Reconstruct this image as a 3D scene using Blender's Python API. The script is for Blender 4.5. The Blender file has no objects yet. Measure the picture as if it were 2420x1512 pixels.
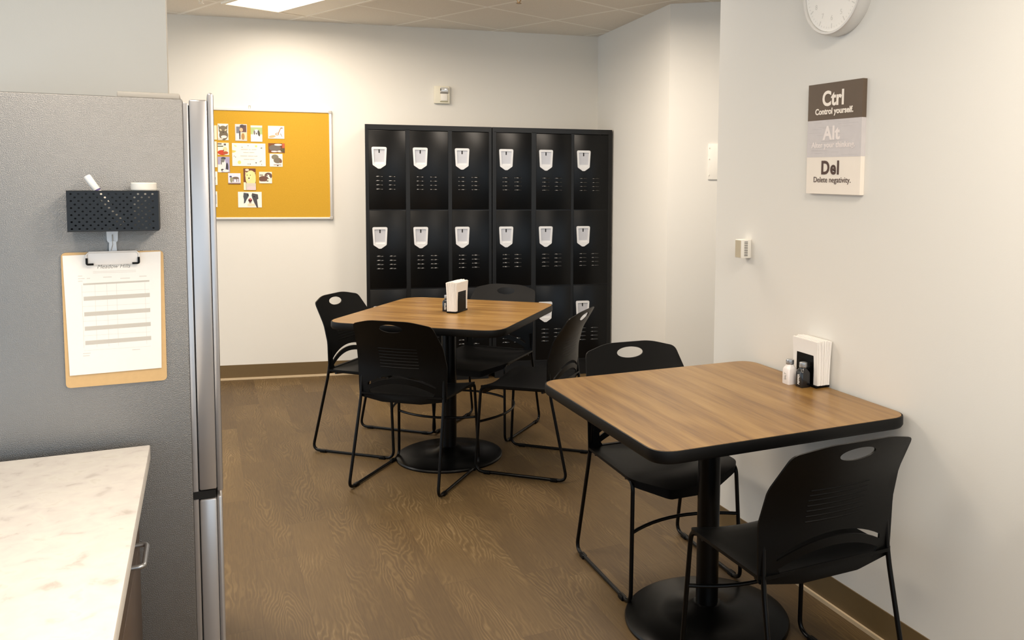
import bpy, bmesh, math, random
from mathutils import Vector, Matrix
from mathutils.geometry import delaunay_2d_cdt

random.seed(7)
PI = math.pi
C = bpy.context.scene.collection

# ------------------------------------------------------------------ camera
cam_d = bpy.data.cameras.new('camera')
cam_d.sensor_width = 36.0
cam_d.lens = 2011.15 * 36.0 / 2420.0
cam_d.shift_x = (1210.0 - 1449.17) / 2420.0
cam_d.shift_y = (571.02 - 756.0) / 2420.0
cam_d.clip_start = 0.05
cam = bpy.data.objects.new('camera', cam_d)
C.objects.link(cam)
_y, _p, _r = math.radians(25.7962), math.radians(4.4281), math.radians(0.6006)
_F = Vector((math.sin(_y) * math.cos(_p), math.cos(_y) * math.cos(_p), -math.sin(_p)))
_R = Vector((math.cos(_y), -math.sin(_y), 0))
_U = _R.cross(_F)
_R2 = _R * math.cos(_r) + _U * math.sin(_r)
_U2 = -_R * math.sin(_r) + _U * math.cos(_r)
M = Matrix.Identity(4)
for i in range(3):
    M[i][0], M[i][1], M[i][2] = _R2[i], _U2[i], -_F[i]
M[2][3] = 1.5092
cam.matrix_world = M
bpy.context.scene.camera = cam

# ------------------------------------------------------------------ world, exposure
w = bpy.data.worlds.new('world')
bpy.context.scene.world = w
w.use_nodes = True
w.node_tree.nodes['Background'].inputs[0].default_value = (0.70, 0.85, 1.0, 1)
w.node_tree.nodes['Background'].inputs[1].default_value = 1.5
vs = bpy.context.scene.view_settings
vs.view_transform = 'Standard'
vs.look = 'None'
vs.gamma = 1.0
vs.use_curve_mapping = False
vs.exposure = 0.2
LAMP = 3.0            # glow of the ceiling light lenses
WATT = 33.0           # power of each ceiling light

# ------------------------------------------------------------------ materials
def srgb(c):
    return tuple((x / 255 / 12.92 if x / 255 <= 0.04045 else ((x / 255 + 0.055) / 1.055) ** 2.4) for x in c) + (1,)

MATS = {}
def mat(name, col=(200, 200, 200), rough=0.5, metal=0.0, spec=0.5, coat=0.0, emit=None, noise=None, bump=None, trans=0.0):
    if name in MATS:
        return MATS[name]
    m = bpy.data.materials.new(name)
    m.use_nodes = True
    nt = m.node_tree
    b = nt.nodes['Principled BSDF']
    b.inputs['Base Color'].default_value = srgb(col)
    b.inputs['Roughness'].default_value = rough
    b.inputs['Metallic'].default_value = metal
    b.inputs['Specular IOR Level'].default_value = spec
    b.inputs['Coat Weight'].default_value = coat
    b.inputs['Transmission Weight'].default_value = trans
    tc = nt.nodes.new('ShaderNodeTexCoord')
    if noise:                      # (scale, amount)
        n = nt.nodes.new('ShaderNodeTexNoise'); n.inputs['Scale'].default_value = noise[0]; n.inputs['Detail'].default_value = 4
        nt.links.new(tc.outputs['Object'], n.inputs['Vector'])
        mx = nt.nodes.new('ShaderNodeMix'); mx.data_type = 'RGBA'
        a = srgb(col)
        mx.inputs['A'].default_value = tuple(v * (1 - noise[1]) for v in a[:3]) + (1,)
        mx.inputs['B'].default_value = tuple(min(1, v * (1 + noise[1])) for v in a[:3]) + (1,)
        nt.links.new(n.outputs['Fac'], mx.inputs['Factor'])
        nt.links.new(mx.outputs['Result'], b.inputs['Base Color'])
    if bump:                       # (scale, strength, distance)
        n = nt.nodes.new('ShaderNodeTexNoise'); n.inputs['Scale'].default_value = bump[0]; n.inputs['Detail'].default_value = 3
        nt.links.new(tc.outputs['Object'], n.inputs['Vector'])
        bp = nt.nodes.new('ShaderNodeBump'); bp.inputs['Strength'].default_value = bump[1]; bp.inputs['Distance'].default_value = bump[2]
        nt.links.new(n.outputs['Fac'], bp.inputs['Height'])
        nt.links.new(bp.outputs['Normal'], b.inputs['Normal'])
    if emit:
        b.inputs['Emission Color'].default_value = emit[0]
        b.inputs['Emission Strength'].default_value = emit[1]
    MATS[name] = m
    return m

def N(nt, typ, **kw):
    n = nt.nodes.new(typ)
    for k, v in kw.items():
        if hasattr(n, k) and not k.startswith('i_'):
            setattr(n, k, v)
    return n

def math_node(nt, op, a, b=None, c=None):
    n = nt.nodes.new('ShaderNodeMath'); n.operation = op
    for i, v in enumerate((a, b, c)):
        if v is None: continue
        if isinstance(v, (int, float)): n.inputs[i].default_value = v
        else: nt.links.new(v, n.inputs[i])
    return n.outputs[0]

def ramp(nt, fac, stops):
    r = nt.nodes.new('ShaderNodeValToRGB')
    e = r.color_ramp.elements
    while len(e) > 1: e.remove(e[-1])
    e[0].position, e[0].color = stops[0][0], stops[0][1]
    for p, c in stops[1:]:
        k = e.new(p); k.color = c
    nt.links.new(fac, r.inputs[0])
    return r.outputs[0]

def floor_material():
    m = bpy.data.materials.new('vinyl_plank'); m.use_nodes = True
    nt = m.node_tree; L = nt.links; b = nt.nodes['Principled BSDF']
    geo = nt.nodes.new('ShaderNodeNewGeometry')
    sep = nt.nodes.new('ShaderNodeSeparateXYZ'); L.new(geo.outputs['Position'], sep.inputs[0])
    X, Y = sep.outputs[0], sep.outputs[1]
    PW, PL = 0.152, 1.22
    row = math_node(nt, 'FLOOR', math_node(nt, 'DIVIDE', X, PW))
    wn = nt.nodes.new('ShaderNodeTexWhiteNoise'); wn.noise_dimensions = '1D'; L.new(row, wn.inputs['W'])
    yo = math_node(nt, 'ADD', math_node(nt, 'DIVIDE', Y, PL), wn.outputs['Value'])
    coln = math_node(nt, 'FLOOR', yo)
    cmb = nt.nodes.new('ShaderNodeCombineXYZ'); L.new(row, cmb.inputs[0]); L.new(coln, cmb.inputs[1])
    wn2 = nt.nodes.new('ShaderNodeTexWhiteNoise'); wn2.noise_dimensions = '2D'; L.new(cmb.outputs[0], wn2.inputs['Vector'])
    pid = wn2.outputs['Value']
    # plank-local coordinates
    fx = math_node(nt, 'SUBTRACT', math_node(nt, 'FRACT', math_node(nt, 'DIVIDE', X, PW)), 0.5)
    fy = math_node(nt, 'FRACT', yo)
    # cathedral rings: distance-like field stretched along the plank
    nz = nt.nodes.new('ShaderNodeTexNoise'); nz.inputs['Scale'].default_value = 1.0; nz.inputs['Detail'].default_value = 3
    cc = nt.nodes.new('ShaderNodeCombineXYZ')
    L.new(math_node(nt, 'MULTIPLY', X, 9.0), cc.inputs[0]); L.new(math_node(nt, 'MULTIPLY', Y, 2.6), cc.inputs[1])
    L.new(math_node(nt, 'MULTIPLY', pid, 37.0), cc.inputs[2]); L.new(cc.outputs[0], nz.inputs['Vector'])
    shift = math_node(nt, 'MULTIPLY', math_node(nt, 'SUBTRACT', pid, 0.5), 0.5)
    xx = math_node(nt, 'SUBTRACT', fx, shift)
    x2 = math_node(nt, 'MULTIPLY', math_node(nt, 'ABSOLUTE', xx), 7.0)
    sgn = math_node(nt, 'SUBTRACT', math_node(nt, 'MULTIPLY', math_node(nt, 'GREATER_THAN', pid, 0.5), 2.0), 1.0)
    fld = math_node(nt, 'ADD', x2, math_node(nt, 'MULTIPLY', math_node(nt, 'MULTIPLY', fy, 7.0), sgn))
    fld = math_node(nt, 'ADD', fld, math_node(nt, 'MULTIPLY', nz.outputs['Fac'], 7.5))
    wv = math_node(nt, 'SINE', math_node(nt, 'MULTIPLY', fld, 9.0))
    wv = math_node(nt, 'MULTIPLY_ADD', wv, 0.5, 0.5)
    # only some patches show strong rings
    nm = nt.nodes.new('ShaderNodeTexNoise'); nm.inputs['Scale'].default_value = 1.0
    c2 = nt.nodes.new('ShaderNodeCombineXYZ')
    L.new(math_node(nt, 'MULTIPLY', X, 6.0), c2.inputs[0]); L.new(math_node(nt, 'MULTIPLY', Y, 2.0), c2.inputs[1]); L.new(math_node(nt, 'MULTIPLY', pid, 9.0), c2.inputs[2])
    L.new(c2.outputs[0], nm.inputs['Vector'])
    mask = math_node(nt, 'MULTIPLY', math_node(nt, 'SUBTRACT', nm.outputs['Fac'], 0.44), 6.0)
    mask = math_node(nt, 'MINIMUM', math_node(nt, 'MAXIMUM', mask, 0.06), 1.0)
    ring = math_node(nt, 'MULTIPLY', math_node(nt, 'POWER', wv, 2.0), mask)
    # fine fibres
    nf = nt.nodes.new('ShaderNodeTexNoise'); nf.inputs['Scale'].default_value = 1.0; nf.inputs['Detail'].default_value = 5
    c3 = nt.nodes.new('ShaderNodeCombineXYZ')
    L.new(math_node(nt, 'MULTIPLY', X, 170.0), c3.inputs[0]); L.new(math_node(nt, 'MULTIPLY', Y, 9.0), c3.inputs[1]); L.new(math_node(nt, 'MULTIPLY', pid, 9.0), c3.inputs[2])
    L.new(c3.outputs[0], nf.inputs['Vector'])
    v = math_node(nt, 'ADD', math_node(nt, 'MULTIPLY', nf.outputs['Fac'], 0.42), math_node(nt, 'MULTIPLY', pid, 0.22))
    v = math_node(nt, 'ADD', v, math_node(nt, 'MULTIPLY', ring, 0.30))
    col = ramp(nt, v, [(0.10, srgb((73, 56, 35))), (0.38, srgb((93, 74, 46))), (0.62, srgb((107, 87, 56))), (0.95, srgb((146, 124, 90)))])
    # seams
    ax = math_node(nt, 'ABSOLUTE', fx)
    seam = math_node(nt, 'GREATER_THAN', ax, 0.4945)
    ay = math_node(nt, 'GREATER_THAN', math_node(nt, 'ABSOLUTE', math_node(nt, 'SUBTRACT', fy, 0.5)), 0.4992)
    sm = math_node(nt, 'MULTIPLY', math_node(nt, 'MAXIMUM', seam, ay), 0.45)
    mx = nt.nodes.new('ShaderNodeMix'); mx.data_type = 'RGBA'
    L.new(sm, mx.inputs['Factor']); L.new(col, mx.inputs['A']); mx.inputs['B'].default_value = srgb((62, 47, 34))
    L.new(mx.outputs['Result'], b.inputs['Base Color'])
    b.inputs['Roughness'].default_value = 0.5
    b.inputs['Specular IOR Level'].default_value = 0.35
    bp = nt.nodes.new('ShaderNodeBump'); bp.inputs['Strength'].default_value = 0.25; bp.inputs['Distance'].default_value = 0.002
    L.new(v, bp.inputs['Height']); L.new(bp.outputs['Normal'], b.inputs['Normal'])
    return m

def wood_top_material(name):
    m = bpy.data.materials.new(name); m.use_nodes = True
    nt = m.node_tree; L = nt.links; b = nt.nodes['Principled BSDF']
    tc = nt.nodes.new('ShaderNodeTexCoord')
    mp = nt.nodes.new('ShaderNodeMapping'); mp.inputs['Scale'].default_value = (1.6, 22, 1)
    L.new(tc.outputs['Object'], mp.inputs[0])
    n1 = nt.nodes.new('ShaderNodeTexNoise'); n1.inputs['Scale'].default_value = 1.0; n1.inputs['Detail'].default_value = 5; n1.inputs['Distortion'].default_value = 0.6
    L.new(mp.outputs[0], n1.inputs['Vector'])
    mp2 = nt.nodes.new('ShaderNodeMapping'); mp2.inputs['Scale'].default_value = (6, 140, 1)
    L.new(tc.outputs['Object'], mp2.inputs[0])
    n2 = nt.nodes.new('ShaderNodeTexNoise'); n2.inputs['Scale'].default_value = 1.0; n2.inputs['Detail'].default_value = 3
    L.new(mp2.outputs[0], n2.inputs['Vector'])
    v = math_node(nt, 'ADD', math_node(nt, 'MULTIPLY', n1.outputs['Fac'], 0.7), math_node(nt, 'MULTIPLY', n2.outputs['Fac'], 0.3))
    col = ramp(nt, v, [(0.32, srgb((104, 72, 33))), (0.46, srgb((129, 95, 47))), (0.58, srgb((143, 109, 58))), (0.75, srgb((158, 125, 74)))])
    L.new(col, b.inputs['Base Color'])
    b.inputs['Roughness'].default_value = 0.33
    b.inputs['Specular IOR Level'].default_value = 0.5
    return m

def ceiling_material():
    m = bpy.data.materials.new('ceiling_tile'); m.use_nodes = True
    nt = m.node_tree; L = nt.links; b = nt.nodes['Principled BSDF']
    geo = nt.nodes.new('ShaderNodeNewGeometry')
    mp = nt.nodes.new('ShaderNodeMapping'); mp.vector_type = 'TEXTURE'
    mp.inputs['Location'].default_value = (2.272, 5.67, 0); mp.inputs['Rotation'].default_value = (0, 0, math.radians(21.5))
    L.new(geo.outputs['Position'], mp.inputs[0])
    sep = nt.nodes.new('ShaderNodeSeparateXYZ'); L.new(mp.outputs[0], sep.inputs[0])
    def edge(o):
        f = math_node(nt, 'FRACT', math_node(nt, 'ADD', math_node(nt, 'DIVIDE', o, 0.6096), 100.5))
        return math_node(nt, 'LESS_THAN', math_node(nt, 'ABSOLUTE', math_node(nt, 'SUBTRACT', f, 0.5)), 0.019)
    e = math_node(nt, 'MAXIMUM', edge(sep.outputs[0]), edge(sep.outputs[1]))
    n = nt.nodes.new('ShaderNodeTexNoise'); n.inputs['Scale'].default_value = 160; L.new(geo.outputs['Position'], n.inputs['Vector'])
    c = ramp(nt, n.outputs['Fac'], [(0.3, srgb((230, 223, 210))), (0.7, srgb((238, 231, 218)))])
    mx = nt.nodes.new('ShaderNodeMix'); mx.data_type = 'RGBA'
    L.new(e, mx.inputs['Factor']); L.new(c, mx.inputs['A']); mx.inputs['B'].default_value = srgb((252, 248, 238))
    L.new(mx.outputs['Result'], b.inputs['Base Color'])
    b.inputs['Roughness'].default_value = 0.9
    bp = nt.nodes.new('ShaderNodeBump'); bp.inputs['Strength'].default_value = 0.6; bp.inputs['Distance'].default_value = 0.006
    L.new(math_node(nt, 'SUBTRACT', 1.0, e), bp.inputs['Height']); L.new(bp.outputs['Normal'], b.inputs['Normal'])
    return m

def quartz_material():
    m = bpy.data.materials.new('quartz'); m.use_nodes = True
    nt = m.node_tree; L = nt.links; b = nt.nodes['Principled BSDF']
    tc = nt.nodes.new('ShaderNodeTexCoord')
    n = nt.nodes.new('ShaderNodeTexNoise'); n.inputs['Scale'].default_value = 26; n.inputs['Detail'].default_value = 5; n.inputs['Distortion'].default_value = .5
    L.new(tc.outputs['Object'], n.inputs['Vector'])
    c = ramp(nt, n.outputs['Fac'], [(0.28, srgb((204, 196, 188))), (0.40, srgb((232, 226, 220))), (0.62, srgb((240, 236, 228))), (0.75, srgb((226, 220, 210)))])
    L.new(c, b.inputs['Base Color']); b.inputs['Roughness'].default_value = 0.3
    return m

def cork_material():
    m = bpy.data.materials.new('gold_felt'); m.use_nodes = True
    nt = m.node_tree; L = nt.links; b = nt.nodes['Principled BSDF']
    tc = nt.nodes.new('ShaderNodeTexCoord')
    n = nt.nodes.new('ShaderNodeTexNoise'); n.inputs['Scale'].default_value = 260; n.inputs['Detail'].default_value = 2
    L.new(tc.outputs['Object'], n.inputs['Vector'])
    c = ramp(nt, n.outputs['Fac'], [(0.3, srgb((190, 148, 48))), (0.7, srgb((202, 158, 56)))])
    L.new(c, b.inputs['Base Color']); b.inputs['Roughness'].default_value = 0.9; b.inputs['Specular IOR Level'].default_value = 0.1
    return m

WALL = mat('wall_paint', (226, 223, 215), 0.62, spec=0.25, bump=(220, 0.12, 0.001))
FLOOR = floor_material()
CEIL = ceiling_material()
BASEB = mat('brown_vinyl_base', (104, 84, 52), 0.5, noise=(30, 0.05))
STRIP = mat('beige_strip', (206, 184, 150), 0.5, noise=(30, 0.05))
BLACKP = mat('black_plastic', (3, 3, 3), 0.42, spec=0.17, bump=(900, 0.1, 0.0003))
BLACKM = mat('black_metal', (3, 3, 3), 0.30, spec=0.22, noise=(40, 0.05))
LOCK = mat('locker_black', (4, 5, 6), 0.30, spec=0.26, bump=(700, 0.05, 0.0003))
LOCKF = mat('locker_frame_black', (10, 10, 9), 0.38, spec=0.4, noise=(10, 0.05))
CHROME = mat('cast_nickel', (226, 226, 226), 0.4, metal=0.25, noise=(60, 0.04))
POCKET = mat('pocket_steel', (200, 200, 204), 0.35, metal=0.35, noise=(25, 0.08))
LOUV = mat('locker_black_gloss', (6, 7, 8), 0.22, spec=0.5, coat=.5, noise=(40, .05))
DARK = mat('dark_gap', (5, 5, 5), 0.8, noise=(20, 0.05))
EDGE = mat('black_edge', (5, 5, 5), 0.5, spec=0.25, noise=(40, 0.05))
WTOP = wood_top_material('walnut_laminate')
WHITE = mat('white_plastic', (236, 232, 222), 0.45, noise=(40, 0.02))
CREAM = mat('cream_plastic', (232, 226, 206), 0.45, noise=(40, 0.02))
PAPER = mat('paper_white', (240, 236, 230), 0.8, spec=0.2, noise=(90, 0.015))
ALU = mat('aluminium', (222, 220, 216), 0.35, metal=0.4, noise=(50, 0.03))
STEEL = mat('stainless', (176, 178, 180), 0.3, metal=0.85, noise=(12, 0.04))
FRSIDE = mat('fridge_textured_grey', (141, 140, 138), 0.34, metal=0.88, bump=(560, 0.55, 0.002))
FRDOOR = mat('fridge_door_steel', (188, 186, 186), 0.28, metal=0.7, noise=(12, 0.03))
QUARTZ = quartz_material()
CAB = mat('cabinet_dark_wood', (84, 70, 60), 0.45, noise=(22, 0.12))
NAVY = mat('basket_mesh_metal', (20, 27, 34), 0.5, spec=0.4, noise=(60, 0.06))
CORK = cork_material()

# ------------------------------------------------------------------ mesh building
class MB:
    def __init__(s):
        s.v, s.f, s.m, s.mats = [], [], [], []
    def mi(s, m):
        if m not in s.mats: s.mats.append(m)
        return s.mats.index(m)
    def add(s, vs, fs, m, T=None):
        o = len(s.v); k = s.mi(m)
        for p in vs:
            p = Vector(p)
            s.v.append(T @ p if T else p)
        for f in fs:
            s.f.append([o + i for i in f]); s.m.append(k)
    def box(s, x0, x1, y0, y1, z0, z1, m, T=None, bev=0.0):
        if bev > 0:
            bm = bmesh.new()
            bmesh.ops.create_cube(bm, size=1)
            for vv in bm.verts:
                vv.co = Vector(((x0 + x1) / 2 + vv.co.x * (x1 - x0), (y0 + y1) / 2 + vv.co.y * (y1 - y0), (z0 + z1) / 2 + vv.co.z * (z1 - z0)))
            bmesh.ops.bevel(bm, geom=bm.edges[:], offset=bev, segments=2, affect='EDGES', profile=0.5)
            bm.verts.index_update()
            s.add([vv.co.copy() for vv in bm.verts], [[q.index for q in f.verts] for f in bm.faces], m, T)
            bm.free(); return
        vs = [(x, y, z) for z in (z0, z1) for y in (y0, y1) for x in (x0, x1)]
        fs = [(0, 2, 3, 1), (4, 5, 7, 6), (0, 1, 5, 4), (2, 6, 7, 3), (0, 4, 6, 2), (1, 3, 7, 5)]
        s.add(vs, fs, m, T)
    def tube(s, pts, r, m, seg=10, closed=False, T=None):
        pts = [Vector(p) for p in pts]; n = len(pts)
        rings = []; up = None
        for i, p in enumerate(pts):
            a = pts[(i - 1) % n] if (closed or i > 0) else p
            b = pts[(i + 1) % n] if (closed or i < n - 1) else p
            t = (b - a).normalized()
            if up is None:
                up = t.orthogonal().normalized()
            else:
                up = (up - t * up.dot(t)).normalized()
            w2 = t.cross(up)
            rr = r[i] if isinstance(r, (list, tuple)) else r
            rings.append([p + (up * math.cos(2 * PI * k / seg) + w2 * math.sin(2 * PI * k / seg)) * rr for k in range(seg)])
        vs = [q for g in rings for q in g]; fs = []
        for i in range(n if closed else n - 1):
            j = (i + 1) % n
            for k in range(seg):
                k2 = (k + 1) % seg
                fs.append((i * seg + k, i * seg + k2, j * seg + k2, j * seg + k))
        if not closed:
            fs.append(tuple(range(seg))[::-1]); fs.append(tuple((n - 1) * seg + k for k in range(seg)))
        s.add(vs, fs, m, T)
    def lathe(s, prof, m, seg=32, T=None):
        vs, fs = [], []
        n = len(prof)
        for r, z in prof:
            for k in range(seg):
                a = 2 * PI * k / seg
                vs.append((r * math.cos(a), r * math.sin(a), z))
        for i in range(n - 1):
            for k in range(seg):
                k2 = (k + 1) % seg
                fs.append((i * seg + k, i * seg + k2, (i + 1) * seg + k2, (i + 1) * seg + k))
        fs.append(tuple(range(seg))[::-1]); fs.append(tuple((n - 1) * seg + k for k in range(seg)))
        s.add(vs, fs, m, T)
    def prism(s, poly, z0, z1, m, T=None):
        n = len(poly)
        vs = [(x, y, z0) for x, y in poly] + [(x, y, z1) for x, y in poly]
        fs = [tuple(range(n))[::-1], tuple(range(n, 2 * n))] + [(i, (i + 1) % n, n + (i + 1) % n, n + i) for i in range(n)]
        s.add(vs, fs, m, T)
    def holed(s, outer, holes, z0, z1, m, T=None, grid=None, fn=None):
        """flat plate with holes (2-D cdt), extruded z0..z1 or mapped by fn(x,y,side)"""
        pts = []; edges = []
        def loop(L):
            o = len(pts)
            pts.extend(Vector(p) for p in L)
            edges.extend((o + i, o + (i + 1) % len(L)) for i in range(len(L)))
        loop(outer)
        for h in holes: loop(h)
        if grid:
            xs = [p[0] for p in outer]; ys = [p[1] for p in outer]
            nx = int((max(xs) - min(xs)) / grid); ny = int((max(ys) - min(ys)) / grid)
            for i in range(1, nx):
                for j in range(1, ny):
                    p = (min(xs) + i * (max(xs) - min(xs)) / nx, min(ys) + j * (max(ys) - min(ys)) / ny)
                    if inside(p, outer) and not any(inside(p, h) for h in holes):
                        pts.append(Vector(p))
        r = delaunay_2d_cdt(pts, edges, [], 0, 1e-6)
        V, F = r[0], r[2]
        keep = []
        for f in F:
            c = (sum(V[i][0] for i in f) / len(f), sum(V[i][1] for i in f) / len(f))
            if inside(c, outer) and not any(inside(c, h) for h in holes):
                keep.append(list(f))
        n = len(V)
        g = fn if fn else (lambda x, y, sd: (x, y, z1 if sd else z0))
        vs = [g(p[0], p[1], 0) for p in V] + [g(p[0], p[1], 1) for p in V]
        fs = [f[::-1] for f in keep] + [[i + n for i in f] for f in keep]
        cnt = {}
        for f in keep:
            for a, b in zip(f, f[1:] + f[:1]):
                cnt[(a, b)] = 1
        for (a, b) in cnt:
            if (b, a) not in cnt:
                fs.append((a, b, b + n, a + n))
        s.add(vs, fs, m, T)
    def build(s, name, parent=None, smooth=35, loc=None, rotz=None):
        me = bpy.data.meshes.new(name)
        me.from_pydata([tuple(p) for p in s.v], [], s.f)
        for m_ in s.mats: me.materials.append(m_)
        me.polygons.foreach_set('material_index', s.m)
        me.update()
        bm = bmesh.new(); bm.from_mesh(me)
        bmesh.ops.recalc_face_normals(bm, faces=bm.faces[:])
        bm.to_mesh(me); bm.free()
        if smooth:
            me.polygons.foreach_set('use_smooth', [True] * len(me.polygons))
            me.set_sharp_from_angle(angle=math.radians(smooth))
        o = bpy.data.objects.new(name, me)
        C.objects.link(o)
        if parent: o.parent = parent
        if loc: o.location = loc
        if rotz is not None: o.rotation_euler = (0, 0, rotz)
        return o

def inside(p, poly):
    x, y = p[0], p[1]; c = False; n = len(poly)
    for i in range(n):
        x1, y1 = poly[i]; x2, y2 = poly[(i + 1) % n]
        if (y1 > y) != (y2 > y) and x < (x2 - x1) * (y - y1) / (y2 - y1) + x1:
            c = not c
    return c

def ellipse(cx, cy, rx, ry, n=24, a0=0.0):
    ca, sa = math.cos(a0), math.sin(a0)
    return [(cx + rx * math.cos(2 * PI * k / n) * ca - ry * math.sin(2 * PI * k / n) * sa,
             cy + rx * math.cos(2 * PI * k / n) * sa + ry * math.sin(2 * PI * k / n) * ca) for k in range(n)]

def round_poly(pts, r, seg=6):
    out = []; n = len(pts)
    for i in range(n):
        p = Vector(pts[i]); a = Vector(pts[i - 1]); b = Vector(pts[(i + 1) % n])
        rr = r[i] if isinstance(r, (list, tuple)) else r
        if rr <= 0: out.append(tuple(p)); continue
        u = (a - p).normalized(); v = (b - p).normalized()
        ang = math.acos(max(-1, min(1, u.dot(v))))
        d = min(rr / math.tan(ang / 2), (a - p).length * .49, (b - p).length * .49)
        p0 = p + u * d; p1 = p + v * d
        for k in range(seg + 1):
            t = k / seg
            q = p0 * (1 - t) ** 2 + p * 2 * t * (1 - t) + p1 * t * t
            out.append(tuple(q))
    return out

def fillet(pts, r, seg=6):
    pts = [Vector(p) for p in pts]; out = [pts[0]]
    for i in range(1, len(pts) - 1):
        p, a, b = pts[i], pts[i - 1], pts[i + 1]
        rr = r[i] if isinstance(r, (list, tuple)) else r
        u = (a - p).normalized(); v = (b - p).normalized()
        d = min(rr, (a - p).length * .49, (b - p).length * .49)
        p0, p1 = p + u * d, p + v * d
        for k in range(seg + 1):
            t = k / seg
            out.append(p0 * (1 - t) ** 2 + p * 2 * t * (1 - t) + p1 * t * t)
    out.append(pts[-1])
    return out

def thing(name, label, cat, loc=(0, 0, 0), rotz=0, group=None):
    o = bpy.data.objects.new(name, None); C.objects.link(o)
    o.empty_display_size = 0.05
    o.location = loc; o.rotation_euler = (0, 0, rotz)
    o['label'] = label; o['category'] = cat
    if group: o['group'] = group
    return o

def tag(o, label, cat, group=None):
    o['label'] = label; o['category'] = cat
    if group: o['group'] = group
    return o

def struct(o, label=None):
    o['kind'] = 'structure'
    if label: o['label'] = label
    return o

def copy_tree(o, parent=None):
    c = o.copy(); C.objects.link(c)
    if parent: c.parent = parent
    for ch in [x for x in bpy.data.objects if x.parent == o]:
        copy_tree(ch, c)
    return c

def text_mesh(body, size, m, ext=0.0004, bold=0.0, T=None, mb=None, sx=1.0, shear=0.0, spacing=1.0):
    cu = bpy.data.curves.new('t', 'FONT'); cu.body = body; cu.size = size; cu.extrude = ext
    cu.align_x = 'CENTER'; cu.align_y = 'CENTER'; cu.offset = bold; cu.shear = shear; cu.space_character = spacing
    cu.resolution_u = 4
    ob = bpy.data.objects.new('t', cu); C.objects.link(ob)
    dg = bpy.context.evaluated_depsgraph_get()
    me = bpy.data.meshes.new_from_object(ob.evaluated_get(dg))
    S = Matrix.Diagonal((sx, 1, 1, 1))
    TT = (T @ S) if T else S
    mb.add([v.co.copy() for v in me.vertices], [list(p.vertices) for p in me.polygons], m, TT)
    bpy.data.objects.remove(ob); bpy.data.curves.remove(cu); bpy.data.meshes.remove(me)

# frames: the back wall and everything on it is turned 11.1 degrees
BW_O = Vector((0, 6.7238, 0)); BW_A = math.radians(-11.1128)
BW = Matrix.Translation(BW_O) @ Matrix.Rotation(BW_A, 4, 'Z')
def bwl(t, off, z): return BW @ Vector((t, -off, z))
CH = 2.5958

# ------------------------------------------------------------------ the room
def slab(name, poly, z0, z1, m, label):
    b = MB(); b.prism(poly, z0, z1, m); return struct(b.build(name, smooth=None), label)
slab('floor', [(-3.6, -9), (4.6, -9), (4.6, 8.2), (-3.6, 8.2)], -0.1, 0, FLOOR, 'brown wood-look plank floor')
slab('ceiling', [(-3.6, -2.6), (4.6, -2.6), (4.6, 8.2), (-3.6, 8.2)], CH, CH + 0.1, CEIL, 'beige drop ceiling of square tiles')

def wall(name, p0, p1, th, label, z0=0.0, z1=CH, m=None):
    """wall from p0 to p1, thickness to the left of the direction"""
    p0, p1 = Vector(p0), Vector(p1); d = (p1 - p0).normalized(); n = Vector((-d.y, d.x))
    b = MB(); b.prism([tuple(p0), tuple(p1), tuple(p1 + n * th), tuple(p0 + n * th)], z0, z1, m or WALL)
    return struct(b.build(name, smooth=None), label)
bk0 = bwl(-3.6, 0, 0); bk1 = bwl(2.886, 0, 0)
wall('wall_back', (bk0.x, bk0.y), (bk1.x, bk1.y), 0.12, 'pale wall behind the lockers and the yellow board')
SC0, SC1 = Vector((2.832, 6.168)), Vector((2.696, 4.78))
dS = (SC1 - SC0).normalized()
DG = Vector((0.756, -0.655)).normalized(); DG1 = SC1 + DG * 1.6
# side wall and the diagonal wall, one box each
b = MB(); b.prism([tuple(SC0), tuple(SC1), (SC1.x + .17, SC1.y + .09), (SC0.x + .17, SC0.y - .02)], 0, CH, WALL)
struct(b.build('wall_side', smooth=None), 'short wall right of the lockers')
b = MB(); b.prism([tuple(SC1), tuple(DG1), (DG1.x + .08, DG1.y + .09), (SC1.x + .17, SC1.y + .09)], 0, CH, WALL)
struct(b.build('wall_diagonal', smooth=None), 'diagonal wall behind the end of the right wall')
XW = 1.9684; YE = 3.066
b = MB(); b.box(XW, XW + 0.13, -2.6, YE, 0, CH, WALL); struct(b.build('wall_right', smooth=None), 'near right wall with clock and sign')
b = MB(); b.box(-3.6, -0.089, 3.06, 3.18, 0, CH, WALL); struct(b.build('wall_left', smooth=None), 'wall behind the refrigerator')
b = MB(); b.box(4.5, 4.6, -2.6, 8.2, 0, CH, WALL); struct(b.build('wall_far_right', smooth=None))

# baseboards: brown cove with a thin beige strip at the floor
def base(name, p0, p1, side, ends=0.0):
    p0, p1 = Vector(p0), Vector(p1); d = (p1 - p0).normalized(); n = Vector((-d.y, d.x)) * side
    b = MB()
    def pr(o0, o1, z0, z1, m):
        b.prism([tuple(p0 + n * o0), tuple(p1 + n * o0), tuple(p1 + n * o1), tuple(p0 + n * o1)], z0, z1, m)
    pr(0, 0.004, 0.012, 0.108, BASEB); pr(0, 0.013, 0.0, 0.014, STRIP)
    return struct(b.build(name, smooth=None), 'brown vinyl baseboard with beige strip')
base('baseboard_back', (bk0.x, bk0.y), (bwl(1.15, 0, 0).x, bwl(1.15, 0, 0).y), -1)
base('baseboard_side', tuple(SC0 + dS * .42), tuple(SC1), -1)
base('baseboard_diagonal', tuple(SC1), tuple(DG1), -1)
base('baseboard_right', (XW, -2.6), (XW, YE), 1)
base('baseboard_left', (-3.5, 3.18), (-0.089, 3.18), 1)

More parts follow.
